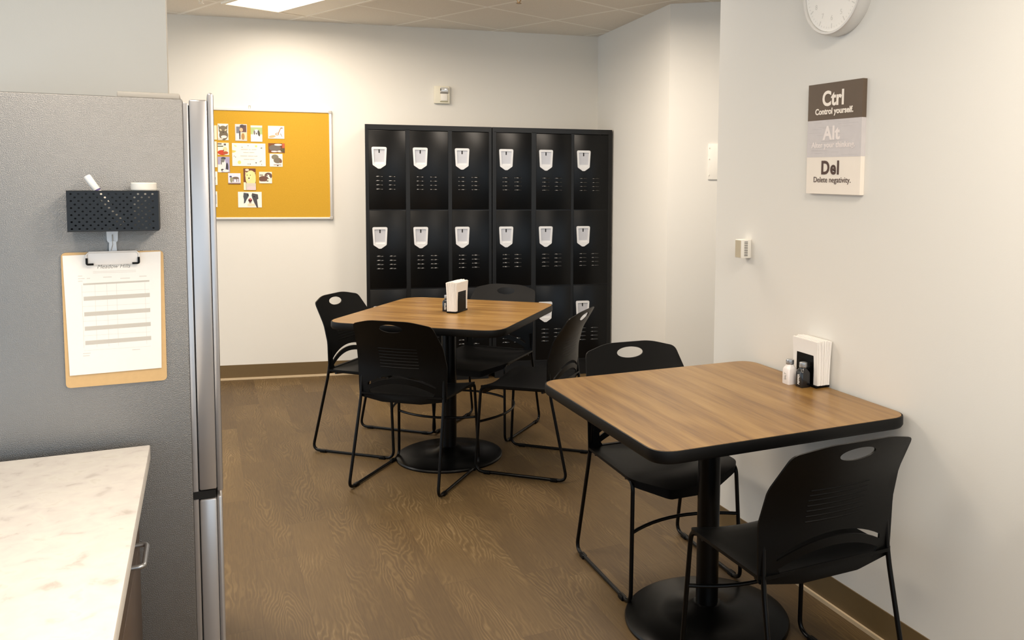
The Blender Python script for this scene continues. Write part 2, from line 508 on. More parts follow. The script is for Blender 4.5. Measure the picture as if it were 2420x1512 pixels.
# ------------------------------------------------------------------ ceiling lights
G1 = Vector((math.cos(math.radians(21.5)), math.sin(math.radians(21.5)), 0)); G2 = Vector((-G1.y, G1.x, 0))
GO = Vector((2.272, 5.67, 0)); TS = 0.6096
LENS = mat('light_lens', (255, 250, 240), 0.6, emit=((1.0, 0.86, 0.68, 1), LAMP))
REFL = mat('light_reflector', (244, 236, 220), 0.5, noise=(20, 0.02))
def troffer(a, bb, label, group=None, watt=1.0):
    c = GO + G1 * (a + .5) * TS + G2 * (bb + 1) * TS
    t = thing('ceiling_light', label, 'ceiling light', (c.x, c.y, CH), math.radians(21.5), group)
    W_, L_ = TS / 2 - .012, TS - .012
    f = MB()
    for x0, x1, y0, y1 in ((-W_, -W_ + .02, -L_, L_), (W_ - .02, W_, -L_, L_), (-W_ + .02, W_ - .02, -L_, -L_ + .02), (-W_ + .02, W_ - .02, L_ - .02, L_)):
        f.box(x0, x1, y0, y1, -.012, 0, REFL)
    f.build('frame', t)
    l = MB(); l.box(-W_ + .02, W_ - .21, -L_ + .02, L_ - .02, -.009, -.001, LENS); l.build('lens', t)
    l = MB(); l.box(W_ - .21, W_ - .02, -L_ + .02, L_ - .02, -.008, 0, REFL); l.build('reflector', t)
    ld = bpy.data.lights.new('tube_light', 'AREA'); ld.shape = 'RECTANGLE'; ld.size = .36; ld.size_y = 1.15
    ld.energy = WATT * watt; ld.color = (1.0, .87, .735); ld.spread = math.radians(172)
    lo = bpy.data.objects.new('tube_light', ld); C.objects.link(lo); lo.parent = t; lo.location = (-.095, 0, -.0125)
    return t
troffer(-3, 0, 'rectangular ceiling light glowing above the yellow board', None, .8)
for (a, bb, wt) in ((-7, -6, .35), (-5, -8, 1.0), (-6, -11, 1.0), (-6, -2, 1.1), (-2, -3, .9), (-8, 2, 1.0)):  # unseen lights, added and weighted for the light they throw into the room
    troffer(a, bb, 'rectangular ceiling light outside the picture, added to light the room', 'unseen ceiling lights added to light the room', wt)

# sprinkler heads
def sprinkler(x, y, m, label):
    t = thing('sprinkler_head', label, 'sprinkler', (x, y, CH), 0)
    b = MB(); b.lathe([(.035, 0), (.034, -.004), (.014, -.010), (.010, -.012)], m, 20); b.build('escutcheon', t)
    b = MB(); b.lathe([(.009, -.011), (.009, -.026), (.006, -.028)], m, 12)
    b.tube([(.010, 0, -.024), (.012, 0, -.036), (.003, 0, -.052)], .0028, m, 6); b.tube([(-.010, 0, -.024), (-.012, 0, -.036), (-.003, 0, -.052)], .0028, m, 6)
    b.build('frame_arms', t)
    b = MB(); b.lathe([(.004, -.05), (.016, -.055), (.016, -.057), (.003, -.058)], m, 16); b.build('deflector', t)
BRASS = mat('brass_dark', (150, 120, 80), 0.35, metal=0.7, noise=(30, 0.05))
sprinkler(.023, 5.913, WHITE, 'white fire sprinkler head hanging from ceiling left of the light')
sprinkler(1.75, 4.964, BRASS, 'brass fire sprinkler head hanging from ceiling near top centre')

# ------------------------------------------------------------------ lockers
HRIM = round_poly([(-.052, .076), (.052, .076), (.045, -.05), (.008, -.076), (-.008, -.076), (-.045, -.05)], [.012, .012, .012, .006, .006, .012], 4)
HIN = round_poly([(-.038, .060), (.038, .060), (.033, -.042), (-.033, -.042)], .004, 2)
TX = Matrix.Rotation(PI / 2, 4, 'X')       # local (x,y,z) -> (x,-z,y): plate standing up, z towards the viewer
def make_door(w_, h_):
    d = MB(); d.box(.003, w_ - .003, -.012, .006, .003, h_ - .003, LOCK, bev=.0025)
    # folded edge line
    return d
def locker_bank(t0, t1, doors, label):
    t = thing('locker_bank', label, 'lockers', bwl(t0, 0, 0), BW_A, 'banks of black lockers')
    D = .378; w_ = t1 - t0
    b = MB()
    b.box(0, w_, -D, -.004, 1.835, 1.851, LOCKF); b.box(0, w_, -D, -.004, .12, .132, LOCKF)
    b.box(0, .014, -D, -.004, .132, 1.835, LOCKF); b.box(w_ - .014, w_, -D, -.004, .132, 1.835, LOCKF)
    b.box(.014, w_ - .014, -.02, -.004, .132, 1.835, LOCKF)
    b.box(.014, w_ - .014, -D, -D + .012, 1.815, 1.835, LOCKF)
    xs = [.014] + [v - t0 for dr in doors for v in dr] + [w_ - .014]
    for i in range(0, len(xs), 2):
        b.box(xs[i] - .002, xs[i + 1] + .002, -D, -D + .02, .132, 1.82, LOCKF)
    for k in (1, 2):
        b.box(.014, w_ - .014, -D + .004, -D + .02, 1.815 - k * .563 - .004, 1.815 - k * .563 + .004, LOCKF)
    b.box(.02, w_ - .02, -D + .03, -.02, 0, .12, LOCKF)
    b.build('cabinet', t)
    for (a, c) in doors:
        for k in range(3):
            z0 = 1.815 - (k + 1) * .563 + .004; z1 = 1.815 - k * .563 - .004
            dw = c - a
            d = MB(); d.box(0, dw, -.013, 0, 0, z1 - z0, LOCK, bev=.002)
            do = d.build('locker_door', t, loc=(a - t0, -D + .010, z0))
            h = MB()
            hz = z1 - z0 - .193; hx = .072
            T = Matrix.Translation((hx, -.013, hz)) @ TX
            h.holed(HRIM, [HIN], 0, .010, CHROME, T)
            h.prism(HIN, 0.0006, .002, POCKET, T)
            h.box(-.004, .004, .034, .058, .002, .0035, DARK, T)
            h.box(-.036, .036, -.042, -.030, .002, .0045, CHROME, T)
            ho = h.build('handle', do); ho['label'] = 'pale metal recessed shield-shaped handle'
            for cx in (.073, .167 if dw > .262 else .160):
                l = MB()
                for r_ in range(4):
                    zc = hz - .133 - r_ * .0295
                    n_ = 12; hw = .030 if dw > .262 else .028
                    rows = []
                    for j in range(6):
                        th_ = PI / 2 * j / 5; row = []
                        for i in range(n_ + 1):
                            s_ = -1 + 2 * i / n_
                            ar = math.sqrt(max(0, 1 - s_ * s_))
                            row.append((cx + s_ * hw, -.0131 - .008 * math.sin(th_) * ar, zc + (.0085 - .0095 * (1 - math.cos(th_))) * ar))
                        rows.append(row)
                    m_ = n_ + 1
                    vs = [p for r2 in rows for p in r2]
                    fs = [(j * m_ + i, j * m_ + i + 1, (j + 1) * m_ + i + 1, (j + 1) * m_ + i) for j in range(5) for i in range(n_)]
                    l.add(vs, fs, LOUV)
                l.build('vent_louvers', do, smooth=60)
    return t
locker_bank(1.127, 2.008, [(1.150, 1.402), (1.431, 1.698), (1.724, 1.988)], 'three-wide bank of black lockers, the left one beside the bare wall')
locker_bank(2.014, 2.909, [(2.041, 2.300), (2.334, 2.598), (2.618, 2.882)], 'three-wide bank of black lockers, the right one in the corner')

# ------------------------------------------------------------------ pin board and its prints
PB0, PB1, PZ0, PZ1 = -.32, .885, 1.168, 1.958
t = thing('pin_board', 'yellow felt pin board in aluminium frame on the back wall', 'pin board', bwl(0, 0, 0), BW_A)
b = MB(); b.box(PB0 + .01, PB1 - .01, -.016, -.001, PZ0 + .01, PZ1 - .01, CORK); b.build('felt_panel', t)
b = MB()
b.box(PB0, PB1, -.022, -.001, PZ1 - .016, PZ1, ALU, bev=.003); b.box(PB0, PB1, -.022, -.001, PZ0, PZ0 + .016, ALU, bev=.003)
b.box(PB0, PB0 + .016, -.022, -.001, PZ0, PZ1, ALU, bev=.003); b.box(PB1 - .018, PB1, -.022, -.001, PZ0, PZ1, ALU, bev=.003)
b.build('frame', t)
GREYC = mat('grey_corner', (176, 172, 166), 0.5, noise=(30, .04))
for (x, z) in ((PB1 - .022, PZ1 - .022), (PB1 - .022, PZ0 - .002)):
    b = MB(); b.box(x, x + .024, -.024, -.0005, z, z + .024, GREYC, bev=.003); b.build('corner_cap', t)
b = MB(); b.tube([(.322, -.004, PZ1), (.322, -.004, PZ1 + .024), (.334, -.004, PZ1 + .024), (.334, -.004, PZ1)], .0016, GREYC, 6); b.build('hanging_loop', t)

def pc(c): return mat('ink_%d_%d_%d' % c, c, 0.6, spec=0.3, noise=(60, 0.04))
def card(name, label, cat, t0, z1, t1, z0, bg, shapes, group='prints pinned to the board', tilt=0.0):
    W_, H_ = t1 - t0, z1 - z0
    o3 = bwl((t0 + t1) / 2, 0.0175, (z0 + z1) / 2)
    b = MB()
    T = TX
    b.prism([(-W_ / 2, -H_ / 2), (W_ / 2, -H_ / 2), (W_ / 2, H_ / 2), (-W_ / 2, H_ / 2)], -.001, .0012, bg, T)
    z = .0012
    for c, poly in shapes:
        z += .00012
        poly = [((min(1, max(0, x)) - .5) * W_, (min(1, max(0, y)) - .5) * H_) for x, y in poly]
        b.prism(poly, .0012, z, pc(c), T)
    o = b.build(name, smooth=None); o.location = o3; o.rotation_euler = (0, tilt, BW_A)
    tag(o, label, cat, group)
    return o
E_ = ellipse
R_ = lambda x0, y0, x1, y1: [(x0, y0), (x1, y0), (x1, y1), (x0, y1)]
PWH = pc((244, 236, 224))
card('pinned_photo', 'print of a grey-brown cat face, top left on the yellow board', 'photo', .117, 1.848, .186, 1.733, PWH,
     [((125, 118, 96), [(.05, .97), (.25, .78), (.1, .6)]), ((125, 118, 96), [(.97, .95), (.7, .8), (.9, .6)]), ((122, 112, 92), E_(.5, .62, .42, .26)), ((110, 100, 82), E_(.55, .3, .42, .3)),
      ((214, 204, 170), E_(.28, .62, .12, .045, 12, -.3)), ((214, 204, 170), E_(.76, .62, .12, .045, 12, .3)), ((236, 220, 214), E_(.58, .2, .28, .09)), ((70, 58, 50), E_(.52, .48, .06, .03)), ((206, 206, 190), R_(.0, .04, .5, .12))])
card('pinned_photo', 'print of a person holding a small animal, second in the top row', 'photo', .231, 1.848, .309, 1.73, pc((205, 205, 205)),
     [((120, 122, 132), R_(.1, .3, .45, .85)), ((104, 82, 78), R_(.45, .52, .95, .95)), ((228, 178, 140), E_(.52, .66, .14, .12)), ((84, 76, 80), E_(.6, .88, .2, .1)), ((222, 206, 170), R_(.48, .08, .98, .5)),
      ((176, 136, 84), E_(.66, .26, .14, .2)), ((90, 84, 84), R_(.34, .1, .44, .6)), ((236, 232, 228), R_(.1, .05, .32, .45))])
card('pinned_photo', 'print of a black and white puppy on green grass, third in the top row', 'photo', .334, 1.841, .411, 1.726, pc((172, 190, 130)),
     [((232, 232, 214), R_(0, .88, 1, 1)), ((238, 232, 224), R_(0, 0, 1, .45)), ((240, 236, 230), E_(.5, .5, .3, .26)), ((84, 80, 76), E_(.7, .52, .1, .2, 16, .3)), ((120, 116, 112), E_(.32, .56, .08, .14)), ((96, 92, 90), E_(.5, .5, .06, .06)), ((244, 240, 234), E_(.45, .22, .34, .2))])
card('pinned_photo', 'white print of a small lizard on a hand, right end of the top row', 'photo', .45, 1.841, .559, 1.75, PWH,
     [((228, 172, 136), E_(.25, .16, .22, .1, 16, .25)), ((206, 138, 104), E_(.56, .36, .12, .1)), ((240, 220, 200), E_(.56, .36, .06, .05)), ((160, 124, 100), [(.6, .42), (.66, .4), (.8, .8), (.76, .84)]), ((150, 130, 120), E_(.84, .84, .08, .05)), ((140, 124, 112), [(.74, .4), (.86, .14), (.88, .16), (.78, .42)])])
card('pinned_photo', 'print of a light dog lying on a red blanket, left side of the board', 'photo', .114, 1.714, .187, 1.628, pc((240, 232, 216)),
     [((120, 112, 108), R_(0, .84, .36, .96)), ((110, 100, 98), R_(.55, .78, .75, .94)), ((110, 116, 96), R_(0, .66, .5, .76)), ((196, 70, 48), E_(.4, .2, .42, .2)), ((236, 206, 160), E_(.66, .46, .2, .2)), ((176, 88, 60), E_(.7, .18, .24, .12)), ((80, 60, 50), E_(.52, .38, .05, .05))])
CG = (150, 146, 140)
ctr = card('pinned_notice', 'large cream card with lines of small text in the middle of the animal prints', 'notice', .208, 1.713, .43, 1.551, PWH,
     [((236, 196, 112), [(0, .62), (0, .70), (.13, .66), (.1, .62), (.05, .58), (0, .58)]), ((240, 214, 130), E_(.21, .16, .05, .08)), ((244, 214, 120), E_(.72, .88, .035, .045)), ((230, 214, 150), E_(.1, .88, .03, .05, 10, .7)), ((120, 118, 104), E_(.88, .8, .03, .025, 8, .4)),
      ((110, 108, 104), E_(.48, .9, .015, .02, 6)), ((140, 140, 136), E_(.3, .83, .025, .015, 6)), ((90, 90, 86), E_(.06, .43, .012, .02, 6)), ((90, 90, 86), E_(.10, .39, .014, .02, 6)), ((96, 96, 96), E_(.71, .15, .02, .03, 8)), ((96, 96, 96), E_(.47, .09, .01, .03, 6)), ((96, 96, 96), E_(.53, .09, .012, .03, 6)),
      ((170, 168, 160), E_(.85, .22, .05, .02, 6, .8)), ((150, 148, 142), E_(.88, .08, .012, .03, 6))])
b = MB()
for i, (s_, z_) in enumerate((("Employee of the month", .036), ("our pet family", .012), ("welcome to the team", -.012), ("furry friends", -.036))):
    pass
for z_, segs in ((.037, ((-.052, -.006), (0, .012), (.02, .05))), (.015, ((-.036, -.002), (.003, .036))), (-.010, ((-.056, -.012), (-.006, .03), (.034, .056))), (-.034, ((-.034, .002), (.007, .036)))):
    for x0, x1 in segs:
        x = x0
        while x < x1:
            b.box(x, min(x + .0035, x1), -.0018, -.0012, z_ - .0018, z_ + .0018 + random.random() * .0012, pc((176, 168, 158)))
            x += .0046
tx = b.build('printed_text', ctr, smooth=None)
card('pinned_photo', 'dark grey and rust brown wide print, upper of the two at the right', 'photo', .45, 1.717, .56, 1.65, pc((120, 72, 44)),
     [((112, 104, 96), E_(.4, .5, .36, .36)), ((222, 220, 218), E_(.6, .84, .24, .1)), ((186, 92, 60), R_(.85, .5, 1, 1)), ((232, 210, 214), E_(.36, .12, .2, .08)), ((220, 208, 206), E_(.7, .14, .16, .1)), ((90, 84, 60), R_(.75, .1, .98, .45))])
card('pinned_photo', 'small print of a grey hedgehog on white, lower of the two at the right', 'photo', .457, 1.642, .544, 1.549, PWH,
     [((126, 120, 102), E_(.42, .74, .28, .2)), ((118, 108, 92), E_(.62, .48, .32, .22)), ((124, 90, 72), E_(.86, .42, .1, .14)), ((60, 54, 50), E_(.62, .1, .06, .06)), ((140, 110, 100), R_(.3, .12, .9, .17)), ((228, 216, 224), E_(.84, .88, .12, .1))])
card('pinned_photo', 'print of a grey striped animal against violet, lower left of the notice', 'photo', .112, 1.615, .19, 1.505, pc((166, 160, 190)),
     [((242, 234, 222), R_(0, 0, .3, .5)), ((222, 222, 220), E_(.45, .5, .24, .36)), ((70, 74, 80), E_(.48, .9, .2, .08)), ((62, 60, 66), E_(.78, .34, .1, .28)), ((120, 120, 116), E_(.42, .76, .16, .12)), ((70, 64, 60), E_(.38, .16, .12, .06)), ((240, 234, 226), E_(.66, .1, .28, .08)), ((90, 88, 90), E_(.3, .6, .04, .12))])
card('pinned_photo', 'small print of a brown four-legged animal under pale blue sky', 'photo', .178, 1.499, .26, 1.422, pc((220, 222, 236)),
     [((196, 186, 184), R_(0, 0, 1, .16)), ((120, 104, 94), E_(.6, .56, .26, .12)), ((70, 72, 120), E_(.2, .68, .1, .08)), ((150, 148, 120), E_(.26, .4, .12, .26)), ((120, 100, 92), R_(.66, .2, .72, .56)), ((130, 112, 100), R_(.82, .2, .87, .56)), ((124, 110, 96), R_(.4, .2, .45, .5)), ((90, 40, 36), R_(0, 0, 1, .06))])
card('pinned_photo', 'tall print of a cream dog facing out, just under the notice', 'photo', .28, 1.534, .361, 1.38, pc((110, 66, 52)),
     [((236, 216, 150), E_(.6, .55, .44, .36)), ((240, 222, 160), E_(.42, .66, .28, .18)), ((238, 214, 150), [(.16, .86), (.36, .74), (.14, .66)]), ((238, 214, 150), [(.96, .84), (.6, .74), (.9, .64)]), ((60, 60, 40), E_(.3, .69, .04, .02)), ((60, 60, 40), E_(.56, .69, .04, .02)), ((70, 46, 42), E_(.44, .55, .06, .035)), ((226, 210, 204), E_(.46, .47, .08, .03)),
      ((206, 196, 184), R_(.2, 0, 1, .32)), ((244, 232, 200), R_(.0, .0, .18, .36)), ((216, 196, 196), E_(.66, .08, .4, .1)), ((228, 210, 190), E_(.3, .93, .16, .05))])
card('pinned_photo', 'small print of a brown and white ferret curled over, right of the cream dog', 'photo', .384, 1.511, .47, 1.429, pc((236, 226, 206)),
     [((108, 78, 66), E_(.3, .38, .34, .26)), ((104, 82, 74), E_(.72, .66, .3, .28)), ((240, 230, 216), E_(.68, .66, .12, .1)), ((60, 52, 50), E_(.62, .68, .05, .05)), ((240, 230, 216), E_(.78, .5, .14, .08, 12, -.8)), ((120, 112, 96), R_(.04, .68, .3, .76)), ((238, 226, 218), R_(.1, 0, 1, .16)), ((110, 100, 84), E_(.64, .2, .1, .05))])
card('pinned_photo', 'wide print of a black and white dog with a pink nose, lowest on the board', 'photo', .24, 1.367, .398, 1.255, pc((238, 232, 222)),
     [((74, 78, 84), [(.22, .7), (.24, .94), (.34, .92), (.44, .9), (.46, .74), (.36, .5), (.3, .3), (.24, .24), (.25, .5)]), ((76, 74, 78), [(.6, .92), (.72, .88), (.84, .84), (.86, .56), (.8, .5), (.84, .0), (.78, .0), (.68, .3), (.6, .6), (.57, .78)]),
      ((30, 30, 34), E_(.42, .8, .03, .05)), ((40, 38, 42), E_(.68, .7, .03, .04)), ((74, 40, 44), E_(.51, .46, .08, .12)), ((206, 100, 110), E_(.52, .53, .045, .07)), ((222, 214, 184), R_(.4, .08, .7, .24)), ((130, 110, 96), R_(.46, .27, .56, .33))])
card('pinned_notice', 'narrow white paper edge showing beside the refrigerator, upper of the two', 'notice', .06, 1.51, .107, 1.415, PWH, [((200, 190, 176), R_(.5, .1, .9, .14)), ((120, 110, 100), R_(.6, .4, .75, .6))], 'papers half hidden by the refrigerator')
card('pinned_notice', 'narrow white paper edge showing beside the refrigerator, lower of the two', 'notice', .04, 1.369, .103, 1.258, PWH, [((170, 176, 186), R_(.86, .2, .92, .8))], 'papers half hidden by the refrigerator')
card('pinned_notice', 'cream sheet behind the red blanket and striped animal prints', 'notice', .055, 1.722, .108, 1.54, pc((240, 226, 206)), [((214, 196, 176), R_(.1, .1, .2, .9))], 'papers half hidden by the refrigerator')
card('pinned_notice', 'cream sheet edge left of the cat print', 'notice', .055, 1.835, .1115, 1.735, pc((240, 222, 190)), [((214, 196, 176), R_(.1, .1, .2, .9))], 'papers half hidden by the refrigerator')

# ------------------------------------------------------------------ fire alarm strobe
t = thing('alarm_strobe', 'small cream fire alarm strobe box on the wall above the lockers', 'alarm', bwl(1.677, 0, 2.102), BW_A)
b = MB(); b.box(-.058, .058, -.026, -.0005, -.065, .065, CREAM, bev=.004); b.build('housing', t)
GLS = mat('strobe_lens', (214, 214, 212), 0.12, metal=0.3, noise=(60, .1))
b = MB(); b.box(-.012, .046, -.040, -.025, .018, .054, GLS, bev=.005); b.build('strobe_lens', t)
b = MB(); b.box(-.008, .040, -.032, -.025, -.045, .008, WHITE, bev=.003); b.build('horn_cover', t)
b = MB(); b.box(-.012, -.007, -.0415, -.0385, .028, .046, DARK); b.build('bulb_slot', t)
b = MB(); b.box(-.014, .046, -.0285, -.0255, .009, .016, mat('grey_detail', (130, 124, 116), .5, noise=(40, .05))); b.build('upper_groove', t)
b = MB(); b.box(-.014, .044, -.0275, -.0255, -.054, -.048, mat('olive_detail', (150, 146, 110), .5, noise=(40, .05))); b.build('lower_groove', t)

# access panel on the diagonal wall
Rd = math.atan2(DG.y, DG.x)
t = thing('wall_panel', 'white blank cover panel on the diagonal wall at the edge of the right wall', 'panel', (SC1.x, SC1.y, 0), Rd)
b = MB(); b.box(.258, .46, -.010, -.0005, 1.492, 1.716, WHITE, bev=.002); b.build('cover_plate', t)
b = MB()
for z in (1.52, 1.62, 1.69):
    b.box(.262, .268, -.0125, -.0095, z - .004, z + .004, WHITE)
b.build('cover_screw', t)

# ------------------------------------------------------------------ right wall items. frame: local x runs toward the camera (-y), local y into the wall, face towards -x
def rw(y, z, off=0.0): return Matrix.Translation((XW - off, y, z)) @ Matrix.Rotation(-PI / 2, 4, 'Z')
RZ = -PI / 2
# clock
t = thing('wall_clock', 'round white wall clock high on the right wall above the sign', 'clock', (XW, 2.31, 2.141), RZ)
b = MB()
prof = [(.150, .0005), (.152, .01), (.150, .046), (.147, .050), (.140, .050), (.139, .040), (.0, .040)]
b.lathe([(r, z) for r, z in prof[:-1]], ALU, 64, TX)
b.build('case', t)
b = MB(); b.lathe([(.139, .0405), (.138, .0425)], mat('clock_face', (250, 246, 238), .5, noise=(30, .01)), 48, TX); b.build('dial', t)
b = MB(); LG = mat('light_grey_print', (222, 218, 210), .6, noise=(30, .02))
for k in range(60):
    a = 2 * PI * k / 60; r0 = .122 if k % 5 else .112; wd_ = .0007 if k % 5 else .0018
    T = TX @ Matrix.Rotation(a, 4, 'Z')
    b.box(-wd_, wd_, r0, .128, .0426, .0431, LG, T)
for k in range(1, 13):
    a = PI / 2 - 2 * PI * k / 12
    text_mesh(str(k), .024, LG, .0002, T=TX @ Matrix.Translation((.094 * math.cos(a), .094 * math.sin(a), .043)), mb=b)
b.build('numerals', t, smooth=None)
b = MB()
b.box(-.002, .002, -.012, .075, .0445, .0455, LG, TX @ Matrix.Rotation(-.9, 4, 'Z')); b.build('hour_hand', t)
b = MB(); b.box(-.0015, .0015, -.014, .105, .0460, .0470, LG, TX @ Matrix.Rotation(.7, 4, 'Z')); b.lathe([(.006, .044), (.006, .048)], LG, 16, TX); b.build('minute_hand', t)

# sign
BR = mat('sign_brown', (96, 80, 64), .6, noise=(14, .12)); GRW = mat('sign_grey_wood', (206, 200, 198), .6, noise=(40, .06)); CRS = mat('sign_cream', (240, 230, 216), .6, noise=(20, .02))
_yc = 2.313
t = thing('wall_sign', 'rectangular canvas sign in brown, grey and cream bands reading Ctrl, Alt, Del', 'sign', (XW, _yc, 1.6445), RZ)
hw, hh = .138, .1905
b = MB(); b.box(-hw, hw, -.018, -.0005, -hh, hh, CRS)
b.box(-hw - .0003, hw + .0003, -.0185, -.0003, hh * .34, hh + .0003, BR)
b.box(-hw - .0003, hw + .0003, -.0185, -.0003, -hh * .33, hh * .34, GRW)
# fine horizontal weathering on the grey band
for k in range(26):
    z = -hh * .31 + hh * .63 * random.random(); x = -hw + random.random() * hw * 1.5; l_ = .03 + .08 * random.random()
    b.box(x, min(x + l_, hw), -.0187, -.018, z, z + .0007, mat('sign_grey_streak', (186, 180, 178), .6, noise=(40, .04)))
b.build('canvas', t, smooth=None)
OFFW = mat('lettering_offwhite', (246, 236, 222), .6, noise=(30, .01)); DKB = mat('lettering_brown', (78, 54, 44), .6, noise=(30, .02)); PLG = mat('lettering_pale', (238, 228, 222), .6, noise=(30, .01))
def T3(x, z): return TX @ Matrix.Translation((x, z, .0190))
b = MB()
text_mesh('Ctrl', .070, OFFW, .0003, .0022, T3(-.006, hh * .71), b, .95, spacing=1.03)
text_mesh('Control yourself.', .0285, OFFW, .0003, .0009, T3(-.001, hh * .49), b, .98)
b.build('lettering_top', t, smooth=None)
b = MB()
text_mesh('Alt', .064, PLG, .0003, .0020, T3(-.010, hh * .09), b, 1.0, spacing=1.08)
text_mesh('Alter your thinking.', .0275, PLG, .0003, .0004, T3(-.002, -hh * .115), b, 1.02)
b.build('lettering_middle', t, smooth=None)
b = MB()
text_mesh('Del', .064, DKB, .0003, .0020, T3(-.012, -hh * .535), b, .95, spacing=1.12)
text_mesh('Delete negativity.', .0275, DKB, .0003, .0000, T3(-.002, -hh * .745), b, 1.0)
b.build('lettering_bottom', t, smooth=None)

# thermostat
t = thing('thermostat', 'small white vented thermostat box on the right wall below the sign', 'thermostat', (XW, 2.826, 1.2245), RZ)
b = MB(); b.box(-.024, .021, -.048, -.0005, -.037, .037, WHITE, bev=.002); b.build('housing', t)
b = MB(); b.box(-.020, .017, -.0495, -.0475, -.034, .034, mat('tan_face', (190, 178, 152), .5, noise=(30, .03))); b.build('face_plate', t)
b = MB()
for k in range(9):
    z = -.028 + k * .0068
    b.box(.0205, .0218, -.034, -.018, z, z + .003, mat('vent_grey', (92, 88, 84), .6, noise=(30, .03)))
b.build('vent_slots', t)

# ------------------------------------------------------------------ tables
def make_table(name, label, c, ang, sx, sy, th, grain=0.0, cr=.11, foot=(0, 0)):
    t = thing(name, label, 'table', (c[0], c[1], 0), ang)
    hx, hy = sx / 2, sy / 2
    def outline(o, r):
        return round_poly([(-hx - o, -hy - o), (hx + o, -hy - o), (hx + o, hy + o), (-hx - o, hy + o)], r, 10)
    b = MB(); b.prism(outline(-.004, cr), th - .004, th, WTOP)
    top = b.build('tabletop', t, smooth=None)
    if grain:
        # turn the grain: rotate object, counter-rotate mesh
        top.data.transform(Matrix.Rotation(-grain, 4, 'Z')); top.rotation_euler = (0, 0, grain)
    e = MB()
    prof = [(-.0035, th - .0005), (-.001, th - .001), (.0, th - .006), (.0005, th - .028), (-.004, th - .036), (-.03, th - .038)]
    loops = [outline(o, cr + o) for o, z in prof]
    n = len(loops[0]); vs = [(x, y, z) for (o, z), L in zip(prof, loops) for x, y in L]
    fs = [(i * n + k, i * n + (k + 1) % n, (i + 1) * n + (k + 1) % n, (i + 1) * n + k) for i in range(len(prof) - 1) for k in range(n)]
    fs.append(tuple((len(prof) - 1) * n + k for k in range(n)))
    e.add(vs, fs, EDGE)
    e.build('edge_band', t, smooth=50)
    b = MB()
    for a in (PI / 4, 3 * PI / 4):
        b.box(-.27, .27, -.03, .03, th - .052, th - .038, BLACKM, Matrix.Rotation(a, 4, 'Z'), bev=.003)
    b.lathe([(.055, th - .09), (.06, th - .052)], BLACKM, 24)
    b.build('spider_bracket', t)
    b = MB(); b.lathe([(.038, .03), (.038, th - .06)], BLACKM, 40); b.build('column', t, loc=(foot[0], foot[1], 0))
    b = MB(); b.lathe([(.28, .0), (.281, .008), (.277, .014), (.26, .020), (.16, .030), (.07, .042), (.05, .058), (.040, .060)], BLACKM, 72); b.build('base', t, loc=(foot[0], foot[1], 0))
    return t
TH = 0.78
T1 = make_table('square_table', 'square wood-top pedestal table with four chairs in front of the lockers', (1.1653, 4.4057), math.radians(-38.79), .9155, .9204, TH)
T2 = make_table('square_table', 'square wood-top pedestal table pushed against the right wall', (1.5115, 2.3546), 0, .894, .873, TH, grain=PI / 2, cr=.072, foot=(.014, .035))

